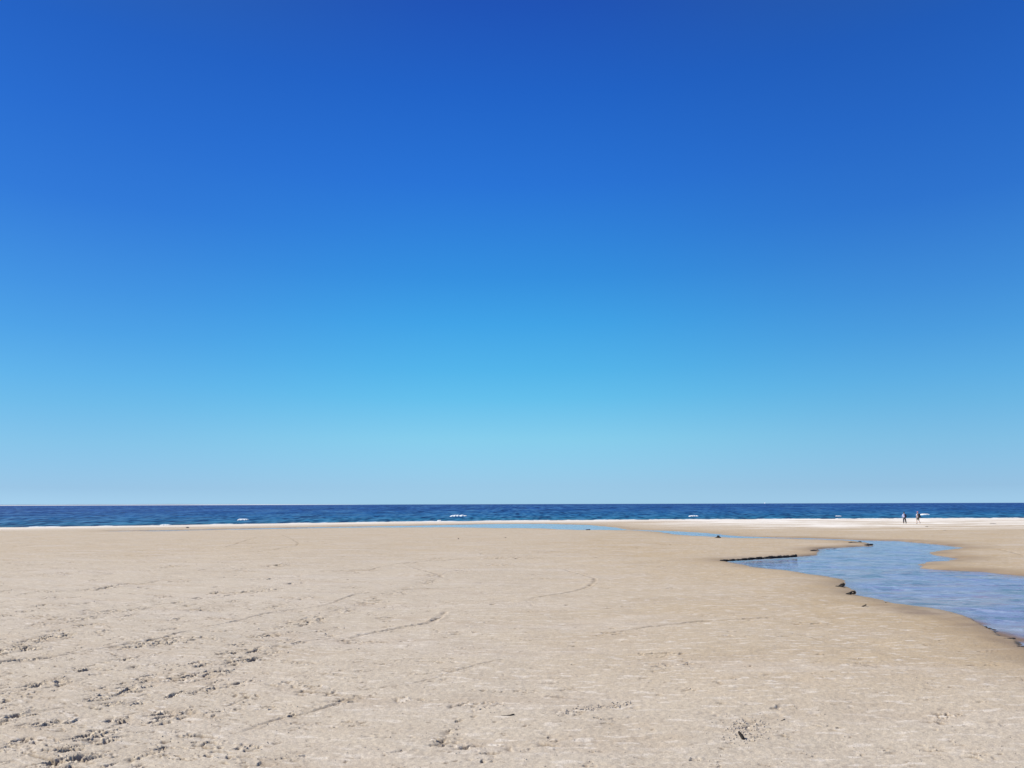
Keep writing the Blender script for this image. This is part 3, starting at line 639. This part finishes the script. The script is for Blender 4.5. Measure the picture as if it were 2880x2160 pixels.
stick(1435, 2008, [(-24, 0, 1, .6), (-10, 0, 1.2, .8), (0, 0, 1.6, 1.6), (9, .02, 2.0, 1.8), (12, .02, 1.5, 1.0)], 'thin dark twig lying on the sand at the bottom, left of the centre line')
stick(2203, 2021, [(-9, -.02, 1, .7), (0, 0, 1.2, .9), (8, .03, 1, .6)], 'faint thin twig lying above and right of the black stub in the footprint')

# ------------------------------------------------------------------ crumbs of sand kicked up around the marks
ico = bmesh.new(); bmesh.ops.create_icosphere(ico, subdivisions=1, radius=1.0)
iv = np.array([v.co[:] for v in ico.verts]); iff = np.array([[v.index for v in f.verts] for f in ico.faces]); ico.free()
pts_ = []
for (cx, cy, rx, ry, st, lean) in scuffs:
    if cy > 26: continue
    n = int(22 * st * min(1.0, (rx * min(ry, .6)) / .03 + .25) * (1 if cy < 14 else .6))
    for i in range(n):
        a = random.gauss(0, .75); b = random.gauss(0, .75)
        x = cx + a * rx; y = cy + b * min(ry, .6) + lean * a * rx
        pts_.append((x, y, random.uniform(.0014, .0040) * (1 + random.random() ** 8 * 1.8) * (1 + cy * .02)))
for i in range(170):      # dark crumbs round the black stub in the footprint
    p = cast(2087 + random.gauss(8, 36), 2062 + random.gauss(-14, 16)); pts_.append((p.x, p.y, random.uniform(.003, .007)))
for i in range(120):      # crumbs of the two broken lips of crust
    X_ = random.uniform(1560, 1775); p = cast(X_, 2000 - (X_ - 1560) * .13 + random.gauss(0, 4)); pts_.append((p.x, p.y, random.uniform(.003, .0085)))
for i in range(1800):
    y = 4.6 + 9 * random.random() ** 1.6; x = (random.random() ** 1.3 * 1.5 - .75) * y
    pts_.append((x, y, random.uniform(.002, .0048)))
V_, F_ = [], []
for i, (x, y, r) in enumerate(pts_):
    if y < 4: continue
    z = sand_z(x, y)
    sc = np.array([r * random.uniform(.8, 1.4), r * random.uniform(.8, 1.4), r * random.uniform(.6, 1.0)])
    jit = 1 + rng.uniform(-.28, .28, (len(iv), 1))
    F_.append(iff + len(V_) * len(iv)); V_.append(iv * jit * sc + np.array([x, y, z + r * .35]))
V_ = np.concatenate(V_); F_ = np.concatenate(F_)
me = bpy.data.meshes.new('sand_crumbs'); me.vertices.add(len(V_)); me.vertices.foreach_set('co', V_.astype(np.float32).ravel())
me.loops.add(F_.size); me.loops.foreach_set('vertex_index', F_.astype(np.int32).ravel()); me.polygons.add(len(F_))
me.polygons.foreach_set('loop_start', np.arange(0, F_.size, 3, dtype=np.int32)); me.polygons.foreach_set('loop_total', np.full(len(F_), 3, dtype=np.int32)); me.update(calc_edges=True)
m_crumb, t, bs = new_mat('sand_crumb'); gp = N(t, 'ShaderNodeNewGeometry').outputs['Position']
t.links.new(mixrgb(t, noise_n(t, gp, 9, 3), (.36, .30, .235), (.58, .52, .45)), bs.inputs['Base Color']); bs.inputs['Roughness'].default_value = 1; bs.inputs['Specular IOR Level'].default_value = .1
crumbs = link_mesh('sand_crumbs', me, m_crumb, smooth=False); tag(crumbs, 'loose crumbs of sand kicked up around the footprints', 'sand crumbs', kind='stuff')

# ------------------------------------------------------------------ people
def plain(name, c, c2=None, rough=.85):
    m, t, bs = new_mat(name); gp = N(t, 'ShaderNodeTexCoord').outputs['Object']
    c2 = c2 or tuple(v * .8 for v in c)
    t.links.new(mixrgb(t, noise_n(t, gp, 14, 3), c, c2), bs.inputs['Base Color']); bs.inputs['Roughness'].default_value = rough
    return m
M_skin = plain('skin', (.55, .34, .25)); M_dkhair = plain('dark_hair', (.02, .016, .014)); M_shirt_blue = plain('shirt_light_blue', (.62, .66, .88), (.54, .58, .82))
M_trouser = plain('trousers_black', (.014, .014, .022)); M_shoe = plain('shoe_dark', (.02, .02, .022)); M_pack_navy = plain('pack_navy', (.015, .018, .06))
M_cap = plain('cap_pink', (.42, .20, .28)); M_white = plain('shirt_white', (.74, .72, .74)); M_short = plain('shorts_olive', (.16, .155, .10)); M_pack_black = plain('pack_black', (.014, .012, .02))
M_greyhair = plain('grey_hair', (.30, .26, .24))

def skinned(name, verts, edges, mat, parent, root=0, sub=2):
    """verts: (x,y,z,radius) or (x,y,z,rx,ry)"""
    me = bpy.data.meshes.new(name); me.from_pydata([v[:3] for v in verts], edges, [])
    o = bpy.data.objects.new(name, me); COL.objects.link(o); me.materials.append(mat)
    sk = o.modifiers.new('skin', 'SKIN'); sk.use_smooth_shade = True; sk.branch_smoothing = .4
    for i, v in enumerate(verts): me.skin_vertices[0].data[i].radius = (v[3], v[4] if len(v) > 4 else v[3])
    me.skin_vertices[0].data[root].use_root = True
    ss = o.modifiers.new('sub', 'SUBSURF'); ss.levels = sub; ss.render_levels = sub
    if parent: o.parent = parent
    return o
def chain(V_, E_, pts, start=None):
    prev = start
    for p in pts:
        V_.append(p); i = len(V_) - 1
        if prev is not None: E_.append((prev, i))
        prev = i
    return prev
def hand(V_, E_, wrist, side, d=(0, 0, -1)):
    w_ = Vector(V_[wrist][:3]); d = Vector(d).normalized()
    palm = w_ + d * .05; V_.append((*palm, .026, .018)); pi = len(V_) - 1; E_.append((wrist, pi))
    V_.append((*(w_ + d * .085), .030, .014)); p2 = len(V_) - 1; E_.append((pi, p2))
    for k, (oy, L) in enumerate(((.030, .070), (.010, .080), (-.010, .075), (-.028, .058))):
        b = w_ + d * .10 + Vector((0, oy, 0)); c = b + d * L * .5 + Vector((-side * .006, 0, 0)); e = c + d * L * .5 + Vector((-side * .018, 0, 0))
        chain(V_, E_, [(*b, .009), (*c, .0085), (*e, .0075)], p2)
    b = palm + Vector((0, .030, .0)); chain(V_, E_, [(*(b + Vector((0, .018, -.012))), .011), (*(b + Vector((-side * .008, .032, -.040))), .009)], pi)

def head_mesh(name, parent, z, mat, turn=0.0):
    bm = bmesh.new(); bmesh.ops.create_uvsphere(bm, u_segments=24, v_segments=18, radius=1)
    for v in bm.verts:
        x, y, zz = v.co
        wj = 1 - .28 * max(0, -zz) ** 1.3
        v.co = Vector((x * .078 * wj, y * .098 * (1 - .12 * max(0, -zz)), zz * .118))
        if y > .6 and abs(x) < .22 and -.25 < zz < .15: v.co.y += .020          # nose
        if y > .7 and .1 < abs(x) < .55 and .0 < zz < .25: v.co.y -= .008        # eye sockets
        if y > .7 and abs(x) < .35 and -.55 < zz < -.4: v.co.y += .006           # mouth
    for s in (-1, 1):                                                             # ears
        r = bmesh.ops.create_uvsphere(bm, u_segments=10, v_segments=8, radius=1)
        for v in r['verts']: v.co = Vector((s * .080 + v.co.x * .010, -.005 + v.co.y * .018, v.co.z * .030))
    bmesh.ops.rotate(bm, verts=bm.verts, matrix=Matrix.Rotation(turn, 3, 'Z'), cent=(0, 0, 0))
    bmesh.ops.translate(bm, verts=bm.verts, vec=(0, .01, z)); return bm_obj(name, bm, mat, parent, smooth=True)
def cap_mesh(name, parent, z, mat, brim=False, low=-.1, r=(.086, .106, .126), turn=0):
    bm = bmesh.new(); bmesh.ops.create_uvsphere(bm, u_segments=24, v_segments=18, radius=1)
    bmesh.ops.delete(bm, geom=[v for v in bm.verts if v.co.z < low + (.55 if v.co.y > .55 else 0) - (.35 if v.co.y < -.3 else 0)], context='VERTS')
    for v in bm.verts: v.co = Vector((v.co.x * r[0], v.co.y * r[1], v.co.z * r[2]))
    if brim:
        res = bmesh.ops.create_uvsphere(bm, u_segments=16, v_segments=8, radius=1)
        for v in res['verts']: v.co = Vector((v.co.x * .075, .11 + v.co.y * .07, .035 + v.co.z * .008))
    bmesh.ops.rotate(bm, verts=bm.verts, matrix=Matrix.Rotation(turn, 3, 'Z'), cent=(0, 0, 0))
    bmesh.ops.translate(bm, verts=bm.verts, vec=(0, .01, z + .005))
    o = bm_obj(name, bm, mat, parent, smooth=True); so_ = o.modifiers.new('thick', 'SOLIDIFY'); so_.thickness = .008; return o

def person(px, py, h, rz, pose, label):
    g = ground(px, py); root = empty('person', g, rz); k = h / 1.75; root.scale = (k, k, k)
    tag(root, label, 'person', 'two persons on the beach')
    HIP, LK, LA, RK, RA = pose['hip'], pose['lk'], pose['la'], pose['rk'], pose['ra']
    V, E = [(0, 0, HIP, .13, .10)], []
    sp = chain(V, E, [(0, .0, HIP + .14, .125, .095), (0, .0, HIP + .30, .145, .105), (0, -.01, HIP + .44, .15, .10), (0, .0, HIP + .54, .062, .06), (0, .01, HIP + .64, .052)], 0)
    chest = sp - 2
    LL = chain(V, E, [(-.095, 0, HIP - .06, .085), (*LK, .058), (*LA, .038), (LA[0] - .01, LA[1] + .10, LA[2] - .055, .034, .03)], 0)
    RR = chain(V, E, [(.095, 0, HIP - .06, .085), (*RK, .058), (*RA, .038), (RA[0] + .01, RA[1] + .10, RA[2] - .055, .034, .03)], 0)
    arms = {}
    for s, key in ((-1, 'larm'), (1, 'rarm')):
        el, wr = pose[key]
        a = chain(V, E, [(s * .19, 0, HIP + .45, .055), (*el, .042), (*wr, .028)], chest); hand(V, E, a, s, Vector(wr) - Vector(el)); arms[key] = (el, wr)
    b = skinned('body', V, E, M_skin, root)
    head_mesh('head', root, HIP + .735, M_skin, pose.get('turn', 0))
    # shirt
    sv, se = [(0, 0, HIP - .02, .175, .14)], []
    c_ = chain(sv, se, [(0, 0, HIP + .14, .175, .135), (0, 0, HIP + .30, .195, .14), (0, -.01, HIP + .45, .18, .12), (0, 0, HIP + .53, .075, .07)], 0) - 1
    for s, key in ((-1, 'larm'), (1, 'rarm')):
        el, wr = arms[key]; end = Vector(el).lerp(Vector(wr), .8 if pose['sleeve'] else -.25)
        pts = [(s * .19, 0, HIP + .45, .072)]
        if pose['sleeve']: pts += [(*el, .058), (*end, .045)]
        else: pts += [(*Vector((s * .19, 0, HIP + .45)).lerp(Vector(el), .8), .062)]
        chain(sv, se, pts, c_)
    skinned('shirt', sv, se, pose['shirt'], root)
    # trousers or shorts
    tv, te = [(0, 0, HIP, .155, .125)], []
    chain(tv, te, [(0, 0, HIP + .10, .132, .105)], 0)
    for s, K, A in ((-1, LK, LA), (1, RK, RA)):
        hp = Vector((s * .095, 0, HIP - .07)); K = Vector(K); A = Vector(A)
        pts = [(*hp, .105), (*(hp.lerp(K, .9)), .090 if not pose['long'] else .082)]
        if pose['long']: pts = [(*hp, .115), (*K, .095), (*K.lerp(A, .55), .088), (*K.lerp(A, .98), .085)]
        chain(tv, te, pts, 0)
    skinned('trousers' if pose['long'] else 'shorts', tv, te, pose['legs'], root)
    for A in (LA, RA):
        skinned('shoe', [(A[0], A[1] - .04, A[2] - .035, .045, .042), (A[0], A[1] + .06, A[2] - .05, .046, .036), (A[0], A[1] + .15, A[2] - .058, .040, .028)], [(0, 1), (1, 2)], M_shoe, root)
    return root, g, k
p1, g1, k1 = person(2545, 1472.3, 1.76, R(-6), dict(hip=.90, lk=(-.13, .03, .50), la=(-.17, -.01, .09), rk=(.14, .02, .50), ra=(.20, .0, .09),
    larm=((-.27, .02, 1.08), (-.22, .20, .90)), rarm=((.27, .02, 1.08), (.24, .18, .90)), sleeve=True, shirt=M_shirt_blue, long=True, legs=M_trouser, turn=R(-20)),
    'person standing in a light blue shirt and black trousers, looking out to sea')
cap_mesh('hair', p1, .90 + .735, M_dkhair, turn=R(-20))
p2, g2, k2 = person(2583.5, 1473.3, 1.80, R(10), dict(hip=.90, lk=(-.11, .16, .50), la=(-.12, .16, .09), rk=(.10, .04, .49), ra=(.11, -.22, .16),
    larm=((-.27, -.06, 1.09), (-.25, .06, .86)), rarm=((.27, .04, 1.09), (.24, .22, .92)), sleeve=False, shirt=M_white, long=False, legs=M_short, turn=R(25)),
    'person walking away in a pink cap, white top and olive shorts with bare legs')
hr = cap_mesh('hair', p2, .90 + .73, M_greyhair, low=-.35, turn=R(25)); cap_mesh('cap', p2, .90 + .745, M_cap, brim=True, low=.0, r=(.098, .118, .138), turn=R(25))

def rbox(bm, c, s, bev, taper=.0):
    res = bmesh.ops.create_cube(bm, size=1); vs = res['verts']
    for v in vs:
        f = 1 - taper * (v.co.z + .5); v.co = Vector((v.co.x * s[0] * f, v.co.y * s[1], v.co.z * s[2])) + Vector(c)
    ed = list({e for v in vs for e in v.link_edges}); bmesh.ops.bevel(bm, geom=ed, offset=bev, segments=3, affect='EDGES', profile=.6)
def backpack(g, k, rz, dx, label, mat, w_=.30, h_=.46):
    o = empty('backpack', (0, 0, 0), rz); o.scale = (k, k, k)
    m = Matrix.Rotation(rz, 3, 'Z'); o.location = g + m @ Vector((dx, -.20, 1.02)) * k
    tag(o, label, 'backpack', 'backpacks worn by the two persons')
    b = bmesh.new(); rbox(b, (0, 0, .14), (w_, .17, h_), .05, .18); bm_obj('bag', b, mat, o, smooth=True)
    b = bmesh.new(); rbox(b, (0, -.10, .06), (w_ * .75, .07, h_ * .45), .025); bm_obj('front_pocket', b, mat, o, smooth=True)
    b = bmesh.new(); rbox(b, (0, -.02, .14 + h_ / 2), (w_ * .3, .02, .04), .008); bm_obj('carry_handle', b, mat, o, smooth=True)
    for s in (-1, 1):
        skinned('shoulder_strap', [(s * .09, .07, .30, .022, .010), (s * .11, .16, .40, .024, .010), (s * .12, .29, .36, .024, .010), (s * .13, .31, .20, .02, .010), (s * .13, .22, .02, .014, .008), (s * .10, .07, -.04, .014, .008)],
                [(i, i + 1) for i in range(5)], mat, o, sub=1)
    return o
backpack(g1, k1, R(-6), .10, 'dark navy backpack on the right shoulder of the person in light blue', M_pack_navy, .27, .50)
backpack(g2, k2, R(10), .07, 'black backpack on the back of the walking person in the pink cap', M_pack_black, .32, .50)

# ------------------------------------------------------------------ sailing boat on the horizon
M_sail = plain('sail_white', (.85, .85, .86), (.8, .82, .84)); M_hull = plain('hull_white', (.75, .77, .80))
q = cast_sea(2141, 1416.2); D = 5600.0
boat = empty('sailing_boat', ((2141 - 1440) / F * D, D, -.1), R(-50)); tag(boat, 'tiny white sailing boat far out on the horizon right of the middle', 'boat')
bm = bmesh.new(); secs = []
for i in range(13):
    f = i / 12; x = -5.5 + 11 * f; wd_ = 1.7 * (1 - abs(2 * f - .9) ** 2.4) if abs(2 * f - .9) < 1 else .02; wd_ = max(wd_, .03); sh = 1.0 + .35 * f
    secs.append([bm.verts.new(v) for v in ((x, -wd_, sh), (x, -wd_ * .75, .2), (x, 0, -.3), (x, wd_ * .75, .2), (x, wd_, sh))])
for a, b in zip(secs[:-1], secs[1:]):
    for j in range(4): bm.faces.new((a[j], a[j + 1], b[j + 1], b[j]))
    bm.faces.new((a[4], a[0], b[0], b[4]))
bm.faces.new(secs[0]); bm.faces.new(secs[-1][::-1]); bmesh.ops.recalc_face_normals(bm, faces=bm.faces); bm_obj('hull', bm, M_hull, boat)
skinned('mast', [(0.6, 0, 1, .10), (.6, 0, 14.5, .06)], [(0, 1)], M_hull, boat, sub=1)
for nm, tri in (('mainsail', ((.5, 0, 2.4), (.5, 0, 14.2), (-4.6, 0, 2.6))), ('jib', ((.8, 0, 12.8), (5.4, 0, 1.8), (.2, .5, 2.4)))):
    bm = bmesh.new(); a, b, c_ = [Vector(v) for v in tri]; n = 8; g_ = {}
    for i in range(n + 1):
        for j in range(n + 1 - i):
            p = a + (b - a) * (i / n) + (c_ - a) * (j / n); u_, v_ = i / n, j / n; p.y += 4.5 * .9 * u_ * v_ * (1 - u_ - v_) * 4
            g_[i, j] = bm.verts.new(p)
    for i in range(n):
        for j in range(n - i):
            bm.faces.new((g_[i, j], g_[i + 1, j], g_[i, j + 1]))
            if j < n - i - 1: bm.faces.new((g_[i + 1, j], g_[i + 1, j + 1], g_[i, j + 1]))
    o = bm_obj(nm, bm, M_sail, boat, smooth=True); o.modifiers.new('thick', 'SOLIDIFY').thickness = .03
